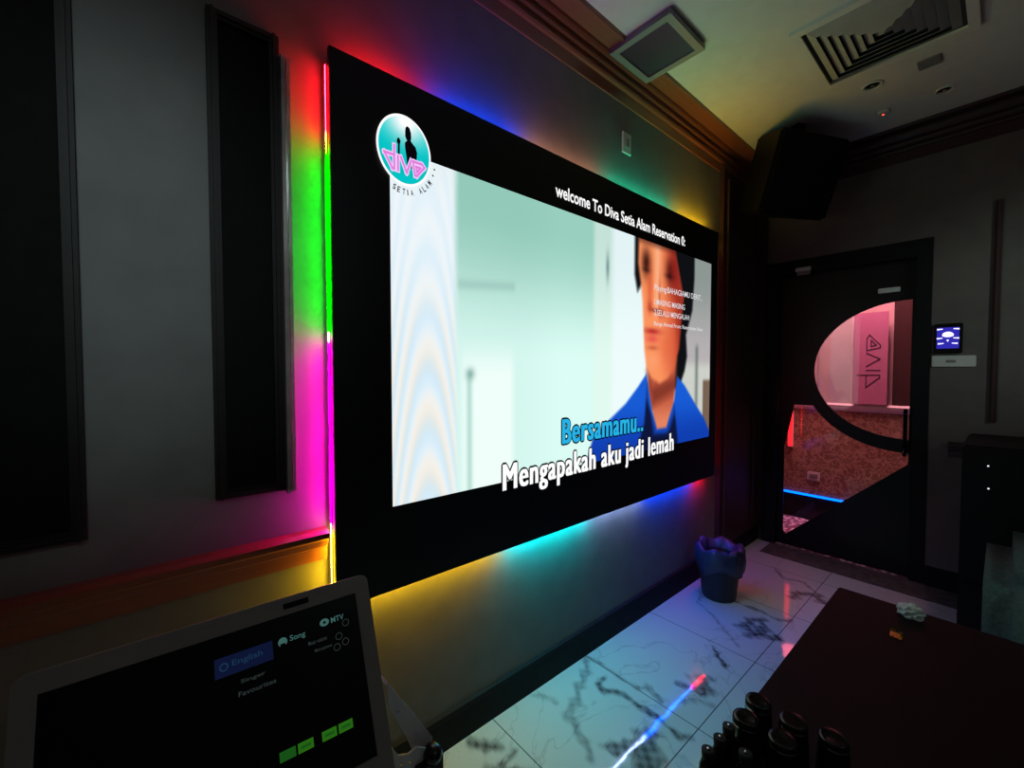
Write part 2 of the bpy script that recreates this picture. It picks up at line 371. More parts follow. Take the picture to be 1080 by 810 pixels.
# dado rail on the screen wall left of the screen, and on the door wall
dado = [(YW, .762), (YW-.012, .766), (YW-.014, .80), (YW-.024, .806), (YW-.026, .822), (YW-.034, .828), (YW-.034, .842), (YW-.02, .85), (YW, .852)]
struct(sweep_profile('trim_4', dado, XL, 0.362, 0, M['mould']))
dd2 = [(XD-(YW-y), z+.02) for y, z in dado]
struct(sweep_profile('trim_5', dd2, YB, .2, 1, M['darkwood']))
# wood-framed dark wall panel left of the screen, and an added one beyond
def framed_panel(x0, x1, z0, z1, n, fm):
    bm = bmesh.new(); f = .022
    for a, b in (((x0, z0), (x0+f, z1)), ((x1-f, z0), (x1, z1)), ((x0+f, z0), (x1-f, z0+f)), ((x0+f, z1-f), (x1-f, z1))):
        add_box(bm, (a[0], YW-.016, a[1]), (b[0], YW, b[1]))
        cx = .35
        add_box(bm, (a[0]+(b[0]-a[0])*(cx if b[0]-a[0] < .05 else 0), YW-.022, a[1]+(b[1]-a[1])*(cx if b[1]-a[1] < .05 else 0)),
                (b[0]-(b[0]-a[0])*(cx if b[0]-a[0] < .05 else 0), YW-.016, b[1]-(b[1]-a[1])*(cx if b[1]-a[1] < .05 else 0)))
    o = struct(mesh_bm('trim_%d' % n, bm, fm))
    struct(box('trim_%d' % (n+1), (x0+f, YW-.006, z0+f), (x1-f, YW, z1-f), M['panel']))
framed_panel(0.115, 0.263, 0.975, 2.11, 6, M['shadeframe'])
bm = bmesh.new(); add_box(bm, (.263, YW-.034, .968), (.271, YW, 2.06)); add_box(bm, (.271, YW-.018, .968), (.277, YW, 2.06)); add_box(bm, (.277, YW-.028, .968), (.284, YW, 2.06))
struct(mesh_bm('trim_17', bm, M['frame']))  # pale frame copy, strip light on this edge put into the colour
framed_panel(-0.62, -0.10, 0.94, 2.30, 8, M['shadeframe'])  # invented dark panel, bounds the grey haze band on the left
# vertical moulding on the door wall far right
def vtrim(n, y0, y1, z0, z1):
    bm = bmesh.new(); add_box(bm, (XD-.012, y0, z0), (XD, y1, z1)); add_box(bm, (XD-.02, y0+(y1-y0)*.3, z0), (XD-.012, y1-(y1-y0)*.3, z1))
    struct(mesh_bm('trim_%d' % n, bm, M['darkwood']))
vtrim(10, .02, .05, 1.0, 2.2)
# grey stone threshold strip in front of the door
struct(box('trim_11', (3.26, .13, 0), (3.5, 1.1, .004), M['sill']))

# ------------------------------------------------------------------ corridor beyond the door
XB = 4.30
struct(box('wall_far', (XB, -.6, 0), (XB+.1, 2.2, ZC), M['corrwall']))
struct(box('wall_corridor_right', (XD+.12, -.7, 0), (XB, -.6, ZC), M['corrwall']))
struct(box('wall_corridor_left', (XD+.12, 2.2, 0), (XB, 2.3, ZC), M['corrwall']))
struct(box('floor', (XD, -.6, -.02), (XB, 2.2, -.0005), M['carpet']))
struct(box('ceiling', (XD+.12, -.6, ZC), (XB, 2.2, ZC+.1), M['ceiling']))
struct(box('trim_12', (XB-.02, -.6, .215), (XB, 2.2, .95), M['brownmarble']))
struct(sweep_profile('trim_13', [(XB, .95), (XB-.03, .955), (XB-.04, .975), (XB-.045, 1.0), (XB-.02, 1.015), (XB, 1.015)], -.6, 2.2, 1, M['white']))
struct(box('baseboard_far', (XB-.02, -.6, 0), (XB, 2.2, .205), M['base'], bevel=.003))
tag(box('light_strip', (XB-.032, -.5, .207), (XB-.02, 2.1, .221), emat('blue_led', (0.0, 0.10, 1.0), 6)), 'glowing blue light strip along the corridor wall base, seen through the door', 'light strip')
t = thing('added_red_lamp', 'added red glowing lamp in place of a reflection, at the left of the door glass', 'lamp', (XB-.03, 1.21, .62))  # added lamp standing in for a red reflection
box('glow_tube', (-.012, -.016, 0), (0.0, .016, .30), emat('red_glow', (1.0, 0.01, 0.015), 4), t, bevel=.004)
box('back_plate', (0, -.022, -.01), (.01, .022, .31), M['white'], t, bevel=.002)
t = thing('power_socket', 'small pale power socket low on the brown marble corridor wall', 'socket', (XB-.02, 1.035, .345))
box('face_plate', (-.01, -.045, 0), (0, .045, .075), M['white'], t, bevel=.003)
box('rocker', (-.013, -.03, .02), (-.009, .03, .055), M['greyplastic'], t, bevel=.001)
# pale wall panel and poster
struct(box('trim_14', (XB-.012, .80, 1.016), (XB, 1.02, 2.3), mat('pale_panel', (0.45, 0.46, 0.42), 0.5, noise=.08, scale=5)))
struct(box('trim_15', (XB-.02, .788, 1.016), (XB, .802, 2.4), M['white']))
struct(box('trim_16', (XB-.012, -.3, 1.016), (XB, .55, 2.4), M['darkwood']))
t = thing('poster', 'pink hanging poster with a sideways outlined logo, behind the door glass', 'poster', (XB-.05, .68, 1.02))
box('sheet', (-.003, -.105, 0), (0, .10, .71), M['poster'], t)
# logo "diva" in stroke letters, shared shapes (x right, y up, unit height ~1)
LOGO = [[(0.0, .62), (.5, .0), (.62, .0), (.62, 1.05)], [(0.0, .62), (.62, .62)],
        [(.86, .0), (.86, .62)], [(1.05, .62), (1.42, .0), (1.72, .62)],
        [(1.85, .62), (2.45, .62), (2.62, .5), (2.1, .0), (1.98, .0), (1.85, .62)], [(2.05, .42), (2.35, .42), (2.1, .18), (2.05, .42)]]
def stroke_logo(name, m, parent, mtx, wd):
    cu = bpy.data.curves.new(name, 'CURVE'); cu.dimensions = '3D'
    bm = bmesh.new()
    for ln in LOGO:
        for (ax, ay), (bx, by) in zip(ln, ln[1:]):
            d = Vector((bx-ax, by-ay, 0)); d.normalize(); n = Vector((-d.y, d.x, 0))*wd/2; e = d*wd/2
            A = Vector((ax, ay, 0)); B = Vector((bx, by, 0))
            bm.faces.new([bm.verts.new(p) for p in (A-e-n, B+e-n, B+e+n, A-e+n)])
    bpy.data.curves.remove(cu)
    me = bpy.data.meshes.new(name); bm.to_mesh(me); bm.free(); me.transform(mtx)
    return link(name, me, m, parent)
# wall facing -X: local x -> -Y, y -> Z ; rotated a quarter turn so it reads upwards
mt = Matrix.Translation((-.0045, .05, .16)) @ Matrix(((0, 0, -1, 0), (0, 0, 0, 0), (0, 0, 0, 0), (0, 0, 0, 1)))
mlogo = Matrix(((0, 0, -1, -.0045), (0, .13, 0, -.055), (.155, 0, 0, .15), (0, 0, 0, 1)))
mlogo = Matrix(((0, 0, -1, -.0045), (0, .13, 0, -.06), (.155, 0, 0, .13), (0, 0, 0, 1)))
stroke_logo('logo', M['ink'], t, mlogo, .05)

# ------------------------------------------------------------------ door
def mYZ(x):   # local (x,y) -> world (Y,Z) at X=x ; z -> X
    return Matrix(((0, 0, 1, x), (1, 0, 0, 0), (0, 1, 0, 0), (0, 0, 0, 1)))
door = struct(bpy.data.objects.new('door_1', None)); C.objects.link(door)
fr = .085
plate('door_frame', [[(DY0, 0), (DY0+fr*.8, 0), (DY0+fr*.8, DZ-.1), (DY1-fr, DZ-.1), (DY1-fr, 0), (DY1, 0), (DY1, DZ), (DY0, DZ)]], .13, M['base'], door, mYZ(XD+.055))
LY0, LY1, LZ1 = DY0+fr*.8, DY1-fr, DZ-.1
cy, cz, ra, rb = .385, 1.285, .485, .432
yr = LY0+.02
t0 = math.acos((yr-cy)/ra)
arc = [(cy+ra*math.cos(-t0+2*t0*i/48), cz+rb*math.sin(-t0+2*t0*i/48)) for i in range(49)]
rao, rbo = ra+.07, rb+.085
zt = 1.035
aa = math.asin((zt-cz)/rbo); ae = -math.acos((yr-cy)/rao)
lower = [(cy+rao*math.cos(aa+(ae-aa)*i/30), cz+rbo*math.sin(aa+(ae-aa)*i/30)) for i in range(31)]
lower += [(yr, .70), (1.025, .075), (LY1-.035, .10), (LY1-.035, .72), (.985, zt)]
plate('door_leaf', [[(LY0, .0), (LY1, .0), (LY1, LZ1), (LY0, LZ1)], arc, lower], .012, M['doorfilm'], door, mYZ(XD+.055))
box('glass_pane', (XD+.062, LY0+.01, .02), (XD+.066, LY1-.01, LZ1-.01), M['glass'], door)
h = tube('door_handle', [(XD+.045, .385, .80), (XD+.0, .385, .80), (XD-.0, .385, .76), (XD-.0, .385, 1.04), (XD+.0, .385, 1.0), (XD+.045, .385, 1.0)], .011, M['chrome'], door)
h['label'] = 'chrome bar handle'
box('patch_fitting', (XD+.03, .43, 1.77), (XD+.05, .535, 1.80), M['white'], door, bevel=.003)
box('door_closer', (XD-.03, .885, 1.975), (XD-.01, .975, 2.0), M['white'], door, bevel=.003)
box('door_closer', (XD-.012, .89, 1.95), (XD-.009, .97, 1.975), M['greyplastic'], door)

# ------------------------------------------------------------------ LED video screen
YP = 1.158
scr = thing('video_screen', 'large black wall video screen showing a karaoke clip, ringed by coloured lights', 'screen', (1.52, YW, .633))
def W2L(o, me_obj):   # keep world geometry when parented
    me_obj.matrix_parent_inverse = Matrix.Translation(-o.location) if o.rotation_euler.x == o.rotation_euler.y == o.rotation_euler.z == 0 else o.matrix_world.inverted()
bm = bmesh.new(); add_box(bm, (.372, YP, .633), (2.655, YP+.016, 2.123)); add_box(bm, (.374, YP+.016, .662), (2.62, YW, 2.094))
o = mesh_bm('housing', bm, M['black'], scr); W2L(scr, o)
# --- video picture: a grid of pixels
def cl(c): return np.array([((v/255+.055)/1.055)**2.4 if v/255 > .04 else v/255/12.92 for v in c])
def video():
    x0, x1, z0, z1 = .535, 2.568, .882, 1.918
    nx, nz = 400, 230
    xs = np.linspace(x0, x1, nx); zs = np.linspace(z0, z1, nz)
    X, Z = np.meshgrid(xs, zs)
    img = np.zeros((nz, nx, 3))
    def ss(a, b, v): t = np.clip((v-a)/(b-a), 0, 1); return t*t*(3-2*t)
    def put(mask, col):
        nonlocal img
        img = img*(1-mask[..., None])+(col if isinstance(col, np.ndarray) and col.ndim == 3 else np.array(col)[None, None])*mask[..., None]
    def lerp(a, b, t): return np.array(a)[None, None]*(1-t[..., None])+np.array(b)[None, None]*t[..., None]
    # green-white wall, brighter towards the bottom
    t = ss(1.85, 1.30, Z)
    img = lerp((150, 204, 188), (216, 250, 242), t)
    img = img+((ss(1.0, 1.3, X)-.5)*6)[..., None]
    put(ss(.76, .80, X)*ss(1.02, .98, X)*ss(1.40, 1.25, Z), lerp((236, 255, 250), (240, 255, 250), t))
    # shelf smear and thin pole
    put(.55*ss(.75, .77, X)*ss(1.02, 1.0, X)*np.exp(-((Z-1.56-(X-.76)*.09)/.018)**2), (150, 190, 180))
    put(.5*np.exp(-((X-.808)/.012)**2)*ss(1.29, 1.24, Z), (130, 190, 175)); put(.6*np.exp(-((X-.812)/.018)**2-((Z-1.27)/.02)**2), (90, 140, 130))
    # bright curtain with moire at the left
    band = ss(.775, .74, X)
    mo = .5+.5*np.sin(((X-.655)*34)**2*1.0+Z*34)
    cc = lerp((238, 246, 250), (255, 232, 205), mo*.45*ss(1.7, 1.2, Z)); cc = cc*1.0
    mo2 = .5+.5*np.sin(((X-.655)*34)**2*1.0+Z*34+2.1)
    cc = cc-np.stack([mo2*26, mo2*10, mo2*0], -1)*(.4+.6*ss(1.75, 1.3, Z))[..., None]
    put(band, cc)
    put(.35*ss(1.8, 1.9, Z)*band, (225, 238, 240))
    # white corner to the right of the green wall
    put(ss(1.44, 1.48, X), lerp((196, 226, 216), (226, 250, 240), ss(1.9, 1.3, Z)))
    put(ss(1.56, 1.62, X), lerp((228, 244, 246), (238, 252, 252), t))
    put(.7*np.exp(-((X-1.555)/.012)**2-((Z-1.74)/.06)**2), (90, 120, 120))
    # right background
    put(ss(2.2, 2.24, X), lerp((140, 150, 146), (182, 176, 178), ss(1.85, 1.35, Z)))
    put(ss(2.2, 2.24, X)*ss(1.36, 1.28, Z), (205, 208, 200)); put(ss(2.47, 2.49, X)*ss(1.24, 1.21, Z), (120, 98, 84))
    put(.6*np.exp(-((X-2.40)/.02)**2)*ss(1.45, 1.4, Z)*ss(1.0, 1.1, Z), (80, 96, 92))
    def poly(pts, blur=.006):
        p = np.array(pts); inside = np.zeros(X.shape, bool); d = np.full(X.shape, 9.)
        for i in range(len(p)):
            ax, az = p[i]; bx, bz = p[(i+1) % len(p)]
            c = ((az > Z) != (bz > Z)) & (X < (bx-ax)*(Z-az)/((bz-az) or 1e-9)+ax); inside ^= c
            tt = np.clip(((X-ax)*(bx-ax)+(Z-az)*(bz-az))/((bx-ax)**2+(bz-az)**2+1e-12), 0, 1)
            d = np.minimum(d, np.hypot(X-ax-tt*(bx-ax), Z-az-tt*(bz-az)))
        sd = np.where(inside, d, -d); return np.clip(sd/blur*.5+.5, 0, 1)
    # hair
    put(poly([(1.765, 1.95), (1.765, 1.74), (1.79, 1.66), (1.83, 1.70), (2.0, 1.75), (2.16, 1.45), (2.10, 1.20), (2.19, 1.17), (2.26, 1.28), (2.285, 1.36), (2.27, 1.48), (2.34, 1.62), (2.36, 1.80), (2.36, 1.95)], .012), (14, 16, 20))
    # face
    face = [(1.80, 1.95), (1.795, 1.80), (1.82, 1.70), (1.835, 1.62), (1.845, 1.50), (1.855, 1.38), (1.875, 1.30), (1.92, 1.245), (2.0, 1.215), (2.08, 1.24), (2.15, 1.30), (2.195, 1.40), (2.215, 1.54), (2.24, 1.68), (2.19, 1.80), (2.13, 1.95)]
    neck = [(1.885, 1.32), (1.885, 1.15), (1.93, 1.06), (1.95, .95), (2.08, .93), (2.15, 1.05), (2.16, 1.22), (2.17, 1.34)]
    put(poly(neck, .02), lerp((198, 92, 66), (228, 132, 96), ss(1.15, 1.0, Z)))
    put(.6*poly([(1.88, 1.28), (1.93, 1.2), (2.16, 1.25), (2.17, 1.17), (1.93, 1.10)], .03), (96, 34, 26))
    fc = lerp((252, 150, 96), (196, 70, 46), ss(1.98, 2.22, X+.1*(Z-1.5)))
    put(poly(face, .012), fc)
    put(.55*np.exp(-((X-1.97)/.03)**2)*ss(1.52, 1.6, Z)*poly(face), (255, 196, 160))                 # nose bridge light
    for (ex, ez, sx, sz, a) in ((1.865, 1.81, .042, .07, .95), (2.10, 1.80, .05, .07, .95), (1.90, 1.60, .022, .030, .6), (2.01, 1.575, .03, .025, .55)):
        put(a*np.exp(-((X-ex)/sx)**2-((Z-ez)/sz)**2)*poly(face), (52, 18, 16) if ez > 1.7 else (150, 34, 30))
    put(.6*np.exp(-((X-1.90)/.028)**2-((Z-1.69)/.10)**2)*poly(face), (212, 74, 44)); put(.7*np.exp(-((X-2.13)/.05)**2-((Z-1.80)/.13)**2)*poly(face), (150, 30, 26))
    put(.5*np.exp(-((X-2.06)/.08)**2-((Z-1.40)/.12)**2)*poly(face), (226, 92, 60)); put(.75*ss(1.88, 1.93, Z)*poly(face), (60, 24, 22))
    put(.8*np.exp(-((X-1.925)/.075)**2-((Z-1.478)/.016)**2)*poly(face), (170, 24, 34)); put(.75*np.exp(-((X-1.925)/.06)**2-((Z-1.44)/.022)**2)*poly(face), (226, 74, 74))
    put(.45*np.exp(-((X-1.93)/.05)**2-((Z-1.395)/.012)**2)*poly(face), (150, 44, 34)); put(.3*np.exp(-((X-1.94)/.06)**2-((Z-1.33)/.04)**2), (255, 180, 140))
    put(.5*np.exp(-((X-1.99)/.012)**2-((Z-1.66)/.10)**2)*poly(face), (170, 60, 44)); put(.8*np.exp(-((X-1.955)/.05)**2-((Z-1.585)/.010)**2)*poly(face), (120, 28, 26))
    put(.5*np.exp(-((X-1.865)/.032)**2-((Z-1.775)/.012)**2)*poly(face), (18, 8, 10)); put(.5*np.exp(-((X-2.085)/.042)**2-((Z-1.775)/.013)**2)*poly(face), (18, 8, 10))
    put(.45*ss(2.12, 2.2, X+.12*(Z-1.6))*poly(face), (120, 30, 26))
    # shirt
    put(poly([(1.875, 1.265), (1.80, 1.20), (1.70, 1.125), (1.56, 1.05), (1.46, .99), (1.42, .90), (1.42, .86), (2.60, .86), (2.56, .93), (2.50, 1.0), (2.40, 1.08), (2.26, 1.20), (2.18, 1.25), (2.15, 1.12), (2.07, .98), (1.98, .98), (1.93, 1.08)], .008), lerp((24, 92, 214), (16, 62, 176), ss(1.15, .9, Z)))
    put(poly([(1.885, 1.22), (1.90, 1.12), (1.95, 1.0), (2.03, .96), (2.08, .97), (2.15, 1.10), (2.20, .86), (1.78, .86), (1.86, 1.02)], .012)*(1-poly(neck, .02)*ss(.93, .97, Z)), (14, 22, 60))
    img = np.clip(img, 0, 255)/255
    lin = np.where(img > .04045, ((img+.055)/1.055)**2.4, img/12.92)
    co = np.stack([X, np.full_like(X, YP-.0012), Z], -1).reshape(-1, 3).astype('f')
    idx = np.arange(nx*nz).reshape(nz, nx)
    fcs = np.stack([idx[:-1, :-1], idx[:-1, 1:], idx[1:, 1:], idx[1:, :-1]], -1).reshape(-1, 4)
    me = bpy.data.meshes.new('video_picture'); me.vertices.add(len(co)); me.vertices.foreach_set('co', co.ravel())
    me.loops.add(fcs.size); me.loops.foreach_set('vertex_index', fcs.ravel().astype('i'))
    me.polygons.add(len(fcs)); me.polygons.foreach_set('loop_start', np.arange(0, fcs.size, 4).astype('i')); me.polygons.foreach_set('loop_total', np.full(len(fcs), 4, 'i')); me.update()
    a = me.color_attributes.new('Col', 'FLOAT_COLOR', 'POINT')
    a.data.foreach_set('color', np.concatenate([lin.reshape(-1, 3), np.ones((len(co), 1))], 1).astype('f').ravel())
    return link('video_picture', me, attr_emat('video_light', 1.0), scr)
W2L(scr, video())
mP = lambda y: Matrix(((1, 0, 0, 0), (0, 0, 1, y), (0, 1, 0, 0), (0, 0, 0, 1)))    # local (x,y) -> world (X,Z)
E_white = emat('screen_white', (1, 1, 1), 1.0, 'NONE'); E_black = emat('screen_black', (0.002, 0.002, 0.004), 1.0, 'NONE')
E_cyan = emat('screen_cyan', (0.02, 0.45, 0.80), 1.0, 'NONE'); E_teal = emat('screen_teal', (0.0, 0.72, 0.72), 1.0, 'NONE')
E_pink = emat('screen_pink', (0.78, 0.20, 0.72), 1.0, 'NONE'); E_lpink = emat('screen_light_pink', (0.85, 0.6, 0.95), 1.0, 'NONE')
E_grey = emat('screen_soft_white', (0.75, 0.75, 0.78), 1.0, 'NONE')
def st(name, body, m, fit, y, bold=0.0):
    o = text(name, body, m, scr, fit, mP(y), bold); W2L(scr, o); return o
st('caption', 'welcome To Diva Setia Alam Reservation 0:', E_white, (1.218, 2.245, 1.960, 2.012), YP-.002, .02)
# song credits
st('caption', 'Playing:BAHAGIAMU DERIT..', E_grey, (1.938, 2.45, 1.676, 1.716), YP-.003, .006)
st('caption', '1.MASING MASING', E_grey, (1.938, 2.25, 1.614, 1.643), YP-.003, .006)
st('caption', '2.SELALU MENGALAH', E_grey, (1.938, 2.30, 1.561, 1.590), YP-.003, .006)
st('caption', 'Bunga Ahmad From: Reservation Now', E_grey, (1.938, 2.465, 1.503, 1.530), YP-.003, .006)
# lyric lines: dark outline behind a bright face
def multi(o, offs):
    """thicken lettering by repeating its outline slightly shifted, inside the same mesh"""
    b0 = bmesh.new()
    for dx, dz in offs:
        k = len(b0.verts); b0.from_mesh(o.data); b0.verts.ensure_lookup_table()
        for v in b0.verts[k:]: v.co.x += dx; v.co.z += dz
    b0.to_mesh(o.data); b0.free()
for body, fit, m in (('Bersamamu..', (1.262, 1.840, .984, 1.083), E_cyan), ('Mengapakah aku jadi lemah', (.952, 2.139, .822, .945), E_white)):
    o = st('lyric_outline', body, E_black, fit, YP-.0035, 0.0); multi(o, [(.0095*math.cos(a*PI/5), .0085*math.sin(a*PI/5)) for a in range(10)])
    o = st('lyric', body, m, fit, YP-.005, 0.0); multi(o, [(dx*.0014, dz*.001) for dx in (-3, -1, 1, 3) for dz in (-1, 1)])
# round logo
lc, lr = (.580, 1.921), (.086, .101)
def ell(sc, n=64, cx=lc[0], cz_=lc[1]): return [(cx+lr[0]*sc*math.cos(2*PI*i/n), cz_+lr[1]*sc*math.sin(2*PI*i/n)) for i in range(n)]
lg = flatpoly('logo', ell(1.0), E_white, scr, mP(YP-.004)); W2L(scr, lg)
bm = bmesh.new(); rings = []
col = []
for k in range(0, 13):
    r = .93*k/12
    rings.append([bm.verts.new((lc[0]+lr[0]*r*math.cos(2*PI*i/48), YP-.0048, lc[1]+lr[1]*r*math.sin(2*PI*i/48))) for i in range(48)])
for a, b in zip(rings, rings[1:]):
    for i in range(48): bm.faces.new((a[i], a[(i+1) % 48], b[(i+1) % 48], b[i]))
me = bpy.data.meshes.new('logo_disc'); bm.to_mesh(me); bm.free()
ca = me.color_attributes.new('Col', 'FLOAT_COLOR', 'POINT')
for v in me.vertices:
    dx = (v.co.x-lc[0])/lr[0]; dz = (v.co.z-lc[1])/lr[1]
    k = min(1, 1.1*math.exp(-((dx-.05)/.55)**2-((dz-.85)/.42)**2))
    base = (0.0, .55+.2*max(0, dz), .56+.18*max(0, dz)); ca.data[v.index].color = (*[b_+(1-b_)*k for b_ in base], 1)
o = link('logo_disc', me, attr_emat('logo_light', 1.0, 'NONE'), scr); W2L(scr, o)
sil = [(.012, .40), (.012, .55), (.03, .66), (.10, .72), (.18, .68), (.23, .56), (.24, .42), (.22, .33), (.30, .26), (.40, .20), (.46, .05), (.44, -.15), (.38, -.28), (.36, -.45), (.08, -.45), (.06, -.2), (.03, -.05), (.0, .12), (.0, .22), (.08, .30)]
o = flatpoly('singer_silhouette', [(lc[0]+lr[0]*x, lc[1]+lr[1]*y) for x, y in sil], E_black, scr, mP(YP-.0055)); W2L(scr, o)
mic = [(-.27, -.5), (-.25, .10), (-.30, .18), (-.27, .28), (-.20, .30), (-.15, .22), (-.18, .12), (-.20, -.5)]
o = flatpoly('microphone_silhouette', [(lc[0]+lr[0]*x, lc[1]+lr[1]*y) for x, y in mic], E_black, scr, mP(YP-.0055)); W2L(scr, o)
ml = Matrix(((lr[0]*.56, 0, 0, lc[0]-lr[0]*.74), (0, 0, 1, YP-.006), (0, lr[1]*.62, 0, lc[1]-lr[1]*.62), (0, 0, 0, 1)))
o = stroke_logo('logo_letters', E_lpink, scr, ml, .24); W2L(scr, o)
ml2 = ml.copy(); ml2[1][3] = YP-.0066
o = stroke_logo('logo_letters', E_pink, scr, ml2, .11); W2L(scr, o)
# "SETIA ALAM" set around the lower right rim
word = 'SETIA ALAM'
for i, ch in enumerate('•'+word+'••'):
    if ch == ' ': continue
    a = math.radians([-122, -109, -101, -92, -85, -77, -66, -60, -52, -44, -36, -22, -12][i])
    R_ = 1.17; cx = lc[0]+lr[0]*R_*math.cos(a); cz2 = lc[1]+lr[1]*R_*math.sin(a)
    rot = Matrix.Translation((cx, cz2, 0)) @ Matrix.Rotation(a+PI/2, 4, 'Z')
    if ch == '•':
        o = flatpoly('logo_dot', [(.003*math.cos(q*PI/5), .003*math.sin(q*PI/5)) for q in range(10)], E_black, scr, mP(YP-.004) @ rot)
    else:
        wd = .0045 if ch != 'I' else .0016
        o = text('logo_letter', ch, E_black, scr, (-wd, wd, -.0085, .0085), mP(YP-.004) @ rot, .02)
    W2L(scr, o)
# --- coloured LED strips round the edge of the screen
SL = 190.0
def strip(segs, along, place, wdt, name='light_strip'):
    """segs [(pos,colour)] ; soft steps between neighbours"""
    bm = bmesh.new(); lay = bm.verts.layers.float_color.new('Col'); prev = None
    for p, c in segs:
        vs_ = []
        for s in (-1, 1):
            v = bm.verts.new(place(p, s*wdt/2)); v[lay] = (*c, 1); vs_.append(v)
        if prev: bm.faces.new((prev[0], prev[1], vs_[1], vs_[0]))
        prev = vs_
    return bm
def seglist(items, bl=.02):
    out = []
    for (a, b, c) in items: out += [(a+bl*.5, c), (b-bl*.5, c)]
    return out
RED = (1.0, .004, .012); BLU = (.0, .05, 1.0); ORG = (1.0, .42, .25); TEA = (.02, .75, .42); YEL = (.95, .55, .01); CYA = (.0, .70, .80); WHT = (.30, .42, .85); GRN = (.0, 1.0, .0); MAG = (1.0, .0, .5)
m_strip = attr_emat('led_strip_light', SL, 'FRONT_BACK' if False else None)
YS = YW-.022; YT = YP+.024
sc_ = lambda c, k: tuple(v*k for v in c)
def mk(items, place, bl):
    bm = strip(seglist(items, bl), None, place, .008)
    me = bpy.data.meshes.new('light_strip'); bm.to_mesh(me); bm.free()
    o = link('light_strip', me, m_strip, scr); W2L(scr, o); return o
mk([(.40, .62, sc_(RED, .7)), (.62, .70, sc_(RED, .25)), (.70, 1.08, sc_(BLU, .8)), (1.08, 1.58, sc_(ORG, .25)), (1.58, 2.22, sc_(TEA, .45)), (2.22, 2.64, sc_(YEL, .75))], lambda p, s: (p, YT+s, 2.121), .05)
mk([(.39, 1.0, sc_(YEL, .62)), (1.0, 1.48, sc_(CYA, 1.3)), (1.48, 1.93, sc_(WHT, .55)), (1.93, 2.46, sc_(BLU, .9)), (2.46, 2.64, sc_(RED, .7))], lambda p, s: (p, YT+s, .635), .05)
mk([(.66, .85, sc_(YEL, 1.4)), (.85, 1.37, sc_(MAG, 1.4)), (1.37, 1.87, sc_(GRN, 1.0)), (1.87, 1.90, sc_(YEL, .5)), (1.90, 2.10, sc_(RED, 1.3))], lambda p, s: (.369, YP+.026+s*.5, p), .03)
mk([(.66, 1.3, sc_(RED, .05)), (1.3, 2.10, sc_(RED, .02))], lambda p, s: (2.632, YS+s, p), .05)

# ------------------------------------------------------------------ loudspeaker hung in the corner
sp = thing('loudspeaker', 'black loudspeaker hung under the ceiling in the corner above the door', 'speaker')
n_ = Vector((-.43, -.90, 0)).normalized(); d_ = Vector((.9, -.43, 0)).normalized(); th = .36
up_ = Vector((0, 0, 1))*math.cos(th)+n_*math.sin(th); fr_ = d_.cross(up_)
if fr_.dot(n_) < 0: fr_ = -fr_
B_ = Vector((3.17, .74, 2.2)); W_, H_, D_ = .50, .44, .30
O_ = B_-d_*W_/2+up_*H_/2-fr_*D_/2          # centre; local x = width, y = back, z = up
sp.matrix_world = Matrix(((d_.x, -fr_.x, up_.x, O_.x), (d_.y, -fr_.y, up_.y, O_.y), (d_.z, -fr_.z, up_.z, O_.z), (0, 0, 0, 1)))
bm = bmesh.new(); add_box(bm, (-W_/2, -D_/2, -H_/2), (W_/2, D_/2, H_/2))
for v in bm.verts:
    if v.co.y > 0: v.co.x *= .55
mesh_bm('enclosure', bm, M['black'], sp, bevel=.012)
box('grille', (-W_/2+.012, -D_/2-.010, -H_/2+.012), (W_/2-.012, -D_/2-.001, H_/2-.012), M['fabric'], sp, bevel=.004)
bm = bmesh.new(); add_box(bm, (-.03, -.02, H_/2-.005), (.03, .03, H_/2+.075)); mesh_bm('bracket', bm, M['black'], sp, bevel=.003)

# ------------------------------------------------------------------ ceiling fittings
def grille(x0, x1, y0, y1, z0, z1, lab, ax, ns, fw):
    t = thing('ceiling_grille', lab, 'ceiling vent', ((x0+x1)/2, (y0+y1)/2, z1), group=None)
    cx, cy_ = (x0+x1)/2, (y0+y1)/2; X0, X1, Y0, Y1 = x0-cx, x1-cx, y0-cy_, y1-cy_; zb = z0-z1
    plate('frame', [[(X0, Y0), (X1, Y0), (X1, Y1), (X0, Y1)], [(X0+fw, Y0+fw), (X1-fw, Y0+fw), (X1-fw, Y1-fw), (X0+fw, Y1-fw)]], -zb, M['greyplastic'], t, Matrix.Translation((0, 0, zb/2)))
    box('backing', (X0+fw, Y0+fw, -.004), (X1-fw, Y1-fw, -.001), M['duct'], t)
    for i in range(ns):
        if ax == 0:
            y = Y0+fw+(Y1-Y0-2*fw)*(i+.5)/ns; mt_ = Matrix.Translation((0, y, zb/2+.002)) @ Matrix.Rotation(.7, 4, 'X')
            box('slat', (X0+fw, -.006, -.001), (X1-fw, .006, .001), M['louvre'], t, mtx=mt_)
        else:
            x = X0+fw+(X1-X0-2*fw)*(i+.5)/ns; mt_ = Matrix.Translation((x, 0, zb/2+.002)) @ Matrix.Rotation(.7, 4, 'Y')
            box('slat', (-.006, Y0+fw, -.001), (.006, Y1-fw, .001), M['louvre'], t, mtx=mt_)
    return t
grille(1.588, 1.885, .890, 1.180, 2.689, 2.7115, 'grey framed slatted ceiling vent beside the brown crown moulding', 1, 22, .03)
